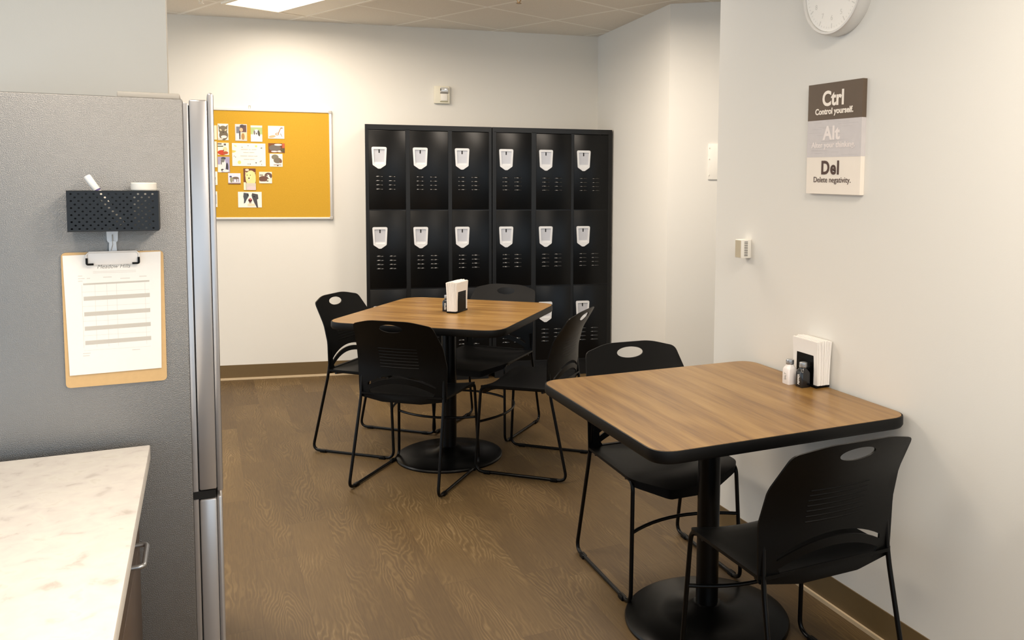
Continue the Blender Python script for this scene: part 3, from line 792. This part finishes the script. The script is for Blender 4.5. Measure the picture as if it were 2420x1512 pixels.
# ------------------------------------------------------------------ chairs
def make_chair(label):
    t = thing('stacking_chair', label, 'chair')
    r = .0075
    for s in (-1, 1):
        b = MB()
        pts = [(s * .213, .092, .448), (s * .213, .462, .442), (s * .228, .486, .0095), (s * .230, -.008, .0095), (s * .216, .090, .44), (s * .212, .100, .56)]
        b.tube(fillet(pts, [0, .035, .045, .045, .06, 0], 7), r, BLACKM, 10)
        b.build('sled_leg', t, smooth=60)
        for y in (.06, .42):
            g = MB(); g.box(s * .230 - .010, s * .230 + .010, y - .018, y + .018, .0, .016, BLACKP, bev=.003)
            g.build('glide', t)
    b = MB()
    n = 12
    b.tube([(-.2215 + .443 * i / n, .474 - .07 * (1 - (-1 + 2 * i / n) ** 2), .262) for i in range(n + 1)], .0065, BLACKM, 8)
    b.build('stretcher', t, smooth=60)
    b = MB(); b.tube([(-.213, .13, .437), (-.1, .13, .419), (.1, .13, .419), (.213, .13, .437)], .006, BLACKM, 8); b.tube([(-.213, .40, .435), (-.1, .40, .417), (.1, .40, .417), (.213, .40, .435)], .006, BLACKM, 8)
    b.build('seat_rail', t, smooth=60)
    # seat shell
    def sz(x, y):
        q = max(0, 1 - (x / .225) ** 2)
        z = .456 - .014 * q
        if y > .40: z -= .040 * ((y - .40) / .10) ** 2 * (.35 + .65 * q)
        if y < .14: z += .006 * ((.14 - y) / .06) ** 2
        return z
    out = round_poly([(-.228, .082), (.228, .082), (.226, .462), (.09, .502), (-.09, .502), (-.226, .462)], [.02, .02, .05, .1, .1, .05], 8)
    b = MB()
    b.holed(out, [], 0, 0, BLACKP, grid=.035, fn=lambda x, y, sd: (x, y, sz(x, y) - (0 if sd else .010 + (.016 if y > .46 else 0) + .010 * max(0, 1 - (x / .2) ** 2))))
    b.build('seat', t, smooth=50)
    # backrest
    def u_(z):
        P = [(.40, .100), (.50, .100), (.60, .098), (.66, .086), (.71, .066), (.76, .036), (.80, .012), (.85, -.014)]
        for (a, ua), (c, uc) in zip(P, P[1:]):
            if z <= c:
                f = (z - a) / (c - a); return ua + (uc - ua) * f
        return P[-1][1]
    def us(z):
        return (u_(z - .02) + u_(z - .01) + u_(z) + u_(z + .01) + u_(z + .02)) / 5
    outline = round_poly([(-.228, .436), (-.1, .418), (.1, .418), (.228, .436), (.232, .60), (.224, .70), (.201, .808), (.10, .832), (-.10, .832), (-.201, .808), (-.224, .70), (-.232, .60)],
                         [.01, .1, .1, .01, .2, .2, .030, .3, .3, .030, .2, .2], 6)
    holes = [ellipse(0, .793, .059, .0205, 32)]
    arc = lambda x, zc, h: zc + h * (1 - (x / .185) ** 2)
    xs = [-.178 + .356 * i / 14 for i in range(15)]
    holes.append([(x, arc(x, .490, .050)) for x in xs] + [(x, arc(x, .503, .052)) for x in xs[::-1]])
    xs2 = [-.172 + .344 * i / 14 for i in range(15)]
    holes.append([(-.165, .458), (.165, .458)] + [(x, arc(x, .464, .050)) for x in xs2[::-1]])
    def fn(x, z, sd):
        q = max(0, 1 - (x / .235) ** 2)
        kz = min(1, max(0, (z - .42) / .1))
        return (x, us(z) - .030 * q * (.6 + .4 * kz) + (.003 if sd else -.003), z)
    b = MB(); b.holed(outline, holes, 0, 0, BLACKP, grid=.022, fn=fn)
    for k in range(7):
        z = .590 + k * .0155
        for sd in (0, 1):
            xs3 = [-.1 + .02 * i for i in range(11)]
            vs = []
            for x in xs3:
                for dz in (0, .003, .006):
                    p = fn(x, z + dz, sd); o_ = (.0016 if dz == .003 else -.0002) * (1 if sd else -1)
                    vs.append((p[0], p[1] + o_, p[2]))
            fs = [(i * 3 + j, i * 3 + 3 + j, i * 3 + 4 + j, i * 3 + 1 + j) for i in range(10) for j in (0, 1)]
            b.add(vs, fs, BLACKP)
    b.build('backrest', t, smooth=50)
    return t
CHG = 'black stacking chairs around the two tables'
def place(o, x, y, hd, label=None):
    o.location = (x, y, 0); o.rotation_euler = (0, 0, math.radians(hd) - PI / 2)
    o['group'] = CHG
    if label: o['label'] = label
    return o
ch0 = make_chair('black sled-base chair on the near side of the far table, its back towards us')
chairs = [(.779, 3.96, 50.5, None), (.67, 4.947, -42.0, 'black sled-base chair at the left side of the far table, beside the bare back wall'),
          (1.73, 3.941, 137.7, 'black sled-base chair seen side-on at the right side of the far table'),
          (1.672, 4.985, -133.8, 'black sled-base chair between the far table and the lockers, facing the camera'),
          (1.557, 3.043, -91.0, 'black sled-base chair on the far side of the table against the right wall'),
          (1.527, 1.690, 90.0, 'nearest black sled-base chair, back to the camera, at the table against the right wall')]
copies = [ch0] + [copy_tree(ch0) for _ in chairs[1:]]
for o, (x, y, hd, lab) in zip(copies, chairs):
    place(o, x, y, hd, lab)

# ------------------------------------------------------------------ napkin holders, shakers
def napkin_set(c, ang, lab_h, lab_n, plate_side):
    t = thing('napkin_holder', lab_h, 'napkin holder', (c[0], c[1], TH), ang, 'napkin holders')
    b = MB(); b.box(-.066, .066, -.030, .030, .0, .009, BLACKP, bev=.003); b.build('tray', t)
    for s in (-1, 1):
        b = MB()
        pl = round_poly([(-.046, .006), (.046, .006), (.046, .120), (-.046, .120)], [0, 0, .012, .012], 5)
        y0 = s * .0275 - .0012
        b.prism(pl, 0, .0024, BLACKP, Matrix.Translation((0, y0 + .0024, 0)) @ TX)
        if s == -1:
            for k in range(5):
                b.box(-.038, .038, y0 - .0008, y0, .06 + k * .010, .062 + k * .010, BLACKM)
        b.build('side_plate', t)
    n = MB()
    rng = random.Random(int(c[0] * 100))
    L = []
    nl = 14
    for k in range(nl):
        y0 = -.0255 + .051 * k / nl; y1 = y0 + .051 / nl * .86
        o = rng.uniform(-.0015, .0015); hgt = .166 + rng.uniform(-.003, .002) - .010 * abs(k / (nl - 1) - .5)
        dx = .0675 + o
        ts = [0, .3, .6, .8, 1.0]
        vs = []; 
        for q in ts:
            z = .0095 + (hgt - .0095) * q
            fl = (k / (nl - 1) - .5) * .014 * q ** 2
            for (xx, yy) in ((-dx, y0 + fl), (dx, y0 + fl), (dx, y1 + fl), (-dx, y1 + fl)):
                vs.append((xx, yy, z))
        fs = [(0, 3, 2, 1)] + [(len(vs) - 4, len(vs) - 3, len(vs) - 2, len(vs) - 1)]
        for i in range(len(ts) - 1):
            for j in range(4):
                fs.append((i * 4 + j, i * 4 + (j + 1) % 4, i * 4 + 4 + (j + 1) % 4, i * 4 + 4 + j))
        n.add(vs, fs, PAPER)
    o = n.build('napkin_stack', smooth=None); o.location = (c[0], c[1], TH); o.rotation_euler = (0, 0, ang)
    tag(o, lab_n, 'napkins', 'stacks of white napkins')
napkin_set((1.21, 4.405), math.radians(48), 'black napkin holder in the middle of the far table', 'white paper napkins standing in the holder on the far table', 1)
napkin_set((1.932, 2.372), -PI / 2, 'black napkin holder beside the shakers, against the right wall', 'white paper napkins standing in the holder on the wall-side table', 1)

SALT = mat('salt_white_glass', (236, 230, 226), .3, coat=.4, noise=(50, .02)); PEP = mat('pepper_black_glass', (12, 12, 16), .2, coat=.4, noise=(50, .02))
def shaker(c, ang, m, word, tm, label, group='salt and pepper shakers'):
    t = thing('pepper_shaker' if word == 'PEPPER' else 'salt_shaker', label, 'shaker', (c[0], c[1], TH), ang, group)
    b = MB(); hw = .0185
    sec = [(hw, 0.0, .005), (hw + .0005, .003, .005), (hw + .0005, .052, .006), (hw - .002, .059, .009), (.0125, .066, .011), (.0125, .072, .0115)]
    loops = [round_poly([(-w_, -w_), (w_, -w_), (w_, w_), (-w_, w_)], r_, 5) for w_, z, r_ in sec]
    n = len(loops[0]); vs = [(x, y, s_[1]) for s_, L in zip(sec, loops) for x, y in L]
    fs = [(i * n + k, i * n + (k + 1) % n, (i + 1) * n + (k + 1) % n, (i + 1) * n + k) for i in range(len(sec) - 1) for k in range(n)]
    fs += [tuple(range(n))[::-1], tuple((len(sec) - 1) * n + k for k in range(n))]
    b.add(vs, fs, m); b.build('bottle', t, smooth=50)
    b = MB(); b.lathe([(.0135, .070), (.0142, .071), (.0142, .0745), (.0133, .0755), (.0142, .0765), (.0142, .080), (.0133, .081), (.0142, .082), (.0138, .0855), (.010, .0875), (.003, .088)], STEEL, 28); b.build('lid', t)
    if tm:
        b = MB()
        # face towards local -x, reading upward
        T = Matrix.Translation((-hw - .0007, 0, .028)) @ Matrix.Rotation(-PI / 2, 4, 'Z') @ TX @ Matrix.Rotation(PI / 2, 4, 'Z')
        text_mesh(word, .0150 if word == 'PEPPER' else .015, tm, .0002, .0002, T, b, .78)
        b.build('lettering', t, smooth=None)
shaker((1.880, 2.351), 0, PEP, 'PEPPER', PAPER, 'black square pepper shaker with steel lid on the wall-side table')
shaker((1.866, 2.408), 0, SALT, 'SALT', mat('salt_print_grey', (150, 150, 146), .6, noise=(30, .02)), 'white square salt shaker with steel lid behind the pepper shaker')
shaker((1.163, 4.436), math.radians(48), PEP, 'PEPPER', PAPER, 'black pepper shaker half hidden behind the napkins on the far table')

# ------------------------------------------------------------------ refrigerator
FY = 2.12
t = thing('refrigerator', 'stainless refrigerator seen from its grey textured side', 'refrigerator', (-.40, FY, 0), 0)
bx = lambda x0, x1, y0, y1, z0, z1, m, name, bev=.003, b=None: None
X0 = .40   # object x origin is -.40
def part(name, boxes, m, parent=t, bev=.003):
    b = MB()
    for q in boxes: b.box(*q, m, bev=bev)
    return b.build(name, parent)
part('body', [(-.36, X0 - .034, 0, .91, .03, 1.668)], FRSIDE, bev=.004)
part('front_frame', [(X0 - .034, X0 - .0235, .004, .906, .05, 1.66)], FRDOOR, bev=.001)
for (y0, y1) in ((0.0, .453), (.457, .91)):
    d = part('door', [(X0 - .0215, X0 + .015, y0, y1, .779, 1.668)], FRDOOR, bev=.004)
    b = MB(); b.box(X0 + .015, X0 + .028, y0, y1, .772, 1.684, FRDOOR, bev=.005); b.build('door_skin', d)
    d.children
d = part('freezer_drawer', [(X0 - .0215, X0 + .014, 0, .91, .06, .757)], FRDOOR, bev=.004)
b = MB(); b.box(X0 + .014, X0 + .026, 0, .91, .05, .762, FRDOOR, bev=.005); b.build('drawer_skin', d)
part('hinge_cover', [(.237, X0 - .040, .05, .16, 1.6685, 1.683)], mat('hinge_grey', (178, 172, 162), .5, noise=(20, .03)), bev=.003)
part('seal', [(X0 - .0235, X0 - .0215, .006, .9, .06, 1.655), (X0 - .034, X0 + .012, .003, .9, .759, .777)], DARK, bev=0)
part('foot', [(X0 - .12, X0 - .05, .05, .11, 0, .03)], BLACKP); part('foot', [(X0 - .12, X0 - .05, .80, .86, 0, .03)], BLACKP); part('foot', [(-.34, -.28, .05, .11, 0, .03)], BLACKP); part('foot', [(-.34, -.28, .80, .86, 0, .03)], BLACKP)

# perforated magnetic basket
BF = 2.052
t = thing('magnetic_basket', 'dark perforated metal pen basket stuck to the refrigerator side', 'basket', (-.167, BF, 1.425), 0)
hw, hh = .083, .0415
b = MB()
holes = []
rows = 11
for r_ in range(rows):
    z = hh - .006 - r_ * .0072
    for k in range(12):
        x = -hw + .008 + k * .0134 + (.0067 if r_ % 2 else 0)
        if x < hw - .006: holes.append(ellipse(x, z, .0023, .0020, 6))
b.holed([(-hw, -hh), (hw, -hh), (hw, hh), (-hw, hh)], holes, 0, .0012, NAVY, TX)
b.build('perforated_front', t, smooth=None)
b = MB()
b.box(-hw, -hw + .0015, 0, FY - BF - .001, -hh, hh, NAVY); b.box(hw - .0015, hw, 0, FY - BF - .001, -hh, hh, NAVY)
b.box(-hw, hw, 0, FY - BF - .001, -hh, -hh + .0015, NAVY); b.box(-hw, hw, FY - BF - .003, FY - BF - .001, -hh, hh, NAVY)
b.tube([(-hw, -.0005, hh), (hw, -.0005, hh)], .0012, NAVY, 6); b.tube([(-hw, -.0005, -hh), (hw, -.0005, -hh)], .0012, NAVY, 6)
b.build('tray', t)
t = thing('white_cup', 'short white round container standing in the pen basket', 'container', (-.112, BF + .034, 1.386), 0)
b = MB(); b.lathe([(.021, 0), (.022, .002), (.0232, .082), (.0238, .083)], WHITE, 32); b.build('body', t)
b = MB(); b.lathe([(.0246, .083), (.0246, .0965), (.0235, .098)], WHITE, 32); b.build('lid', t)
t = thing('marker_pen', 'white marker pen leaning in the pen basket', 'marker', (-.185, BF + .03, 1.440), 0)
a0, a1 = Vector((.030, 0, -.045)), Vector((-.031, 0, .058))
b = MB(); b.tube([a0, a0.lerp(a1, .72)], .0066, WHITE, 14); b.build('barrel', t)
b = MB(); b.tube([a0.lerp(a1, .72), a0.lerp(a1, .98), a1], [.0072, .0070, .0055], PAPER, 14); b.build('cap', t)
b = MB(); b.tube([a0.lerp(a1, .69), a0.lerp(a1, .72)], .0070, mat('purple_ring', (88, 74, 130), .5, noise=(20, .02)), 14); b.build('band', t)

# hook and clipboard
CLR = mat('clear_plastic', (214, 218, 222), .25, coat=.3, noise=(40, .04))
t = thing('magnetic_clip', 'small translucent magnetic clip holding up the clipboard', 'clip', (-.176, FY, 1.36), 0)
b = MB(); b.prism(round_poly([(-.010, -.006), (.010, -.006), (.011, .026), (-.011, .026)], .008, 5), .0005, .008, CLR, TX); b.build('clip_body', t)
b = MB(); b.prism(round_poly([(-.007, -.026), (.008, -.026), (.007, -.002), (-.006, -.002)], .003, 4), .001, .010, CLR, TX); b.build('clip_jaw', t)
b = MB(); b.tube([(0, -.009, .012), (.0005, -.0095, -.01), (-.003, -.0105, -.022)], .0012, GREYC, 6); b.build('spring_wire', t)

CLIPM = mat('clip_metal', (228, 224, 220), .4, metal=.1, noise=(30, .02))
CB = mat('hardboard_tan', (208, 172, 120), .55, noise=(120, .06))
t = thing('clipboard', 'tan hardboard clipboard hanging on the refrigerator side', 'clipboard', (-.1755, FY - .004, 1.19), 0)
hw, hh = .0955, .145
b = MB(); b.prism(round_poly([(-hw, -hh), (hw, -hh), (hw, hh), (-hw, hh)], .010, 5), .0, .0032, CB, TX); b.build('board', t)
b = MB(); b.box(-.047, .047, -.0105, -.0060, .1175, .1440, CLIPM, bev=.0015)
b.tube([(-.048, -.011, .118), (-.049, -.011, .140), (-.044, -.011, .1455), (.044, -.011, .1455), (.049, -.011, .140), (.048, -.011, .118)], .0016, CLIPM, 8)
b.build('spring_clip', t)
for s in (-1, 1):
    b = MB(); b.tube(fillet([(s * .0485, -.012, .133), (s * .0485, -.012, .1195), (s * .036, -.012, .1195)], .003, 4), .0022, BLACKP, 8); b.build('rubber_corner', t)
p = thing('form_sheet', 'white printed form with grey bands on the clipboard', 'paper', (-.1755, FY - .0075, 1.19), 0)
b = MB(); b.prism([(-.0875, -.118), (.0855, -.116), (.0905, .143), (-.0925, .139)], .0002, .0022, PAPER, TX); b.build('sheet', p, smooth=None)
b = MB(); BG = mat('band_grey', (196, 190, 180), .7, noise=(60, .02)); FG = mat('form_faint', (214, 208, 200), .7, noise=(60, .02))
for z, h_ in ((.077, .0036), (.046, .0088), (.0125, .0088), (-.0185, .0088), (-.0495, .0088)):
    b.prism([(-.057, z - h_ / 2), (.067, z - h_ / 2 + .002), (.067, z + h_ / 2 + .002), (-.057, z + h_ / 2)], .0022, .00245, BG, TX)
for z in (.103, .100):
    b.box(-.038, .042, z, z + .0008, .0022, .0024, FG, TX)
for x0, x1, z in ((-.066, -.058, .094), (-.066, -.054, .0885), (-.050, -.044, .0885), (-.066, -.058, .083), (-.02, -.004, .090), (.012, .03, .086), (.048, .062, .089), (-.062, -.048, -.073), (.03, .045, -.072), (-.062, -.05, -.078)):
    b.box(x0, x1, z, z + .0016, .0022, .0024, FG, TX)
for x in (-.06, -.036, -.014, .004, .058):
    b.box(x, x + .0006, -.06, .076, .0022, .00235, FG, TX)
for z in (-.066, -.034, -.003, .029, .06):
    b.box(-.06, .066, z, z + .0005, .0022, .00235, FG, TX)
text_mesh('Meadow Hills', .0125, mat('header_grey', (140, 136, 130), .7, noise=(60, .02)), .0001, 0, TX @ Matrix.Translation((.0, .1135, .0023)), b, .9, shear=.35)
b.build('printed_text', p, smooth=None)

# ------------------------------------------------------------------ counter and base cabinet
CX1, CY1 = -.115, 2.072
b = MB(); b.box(-.80, CX1, -1.2, CY1, .882, .914, QUARTZ, bev=.0025)
tag(b.build('countertop'), 'pale speckled quartz worktop in the near left corner', 'countertop')
def cab(y0, y1, label, drawers):
    t = thing('base_cabinet', label, 'cabinet', (-.80, y0, 0), 0, 'base cabinets under the worktop')
    L = y1 - y0; W_ = .80 - .160
    b = MB(); b.box(.0, W_, .001, L - .001, .10, .881, CAB); b.box(.0, W_ - .06, .001, L - .001, 0, .10, BLACKP); b.build('body', t)
    zs = [(.11, .45), (.455, .70), (.705, .870)] if drawers else [(.11, .870)]
    for z0, z1 in zs:
        b = MB(); b.box(W_, W_ + .019, .003, L - .003, z0, z1, CAB, bev=.002)
        d = b.build('drawer' if drawers else 'door', t)
        zc = (z0 + z1) / 2 if drawers else z1 - .1
        b = MB(); yc = L / 2
        b.tube(fillet([(W_ + .019, yc - .052, zc), (W_ + .048, yc - .052, zc), (W_ + .048, yc + .052, zc), (W_ + .019, yc + .052, zc)], .010, 5), .0045, STEEL, 10)
        b.build('handle', d, smooth=60)
    return t
cab(1.49, 2.070, 'dark base cabinet nearest the refrigerator with a steel pull', True)
cab(.87, 1.488, 'dark base cabinet in the near left corner, second from the refrigerator', True)
cab(.25, .868, 'dark base cabinet outside the picture below the worktop', True)
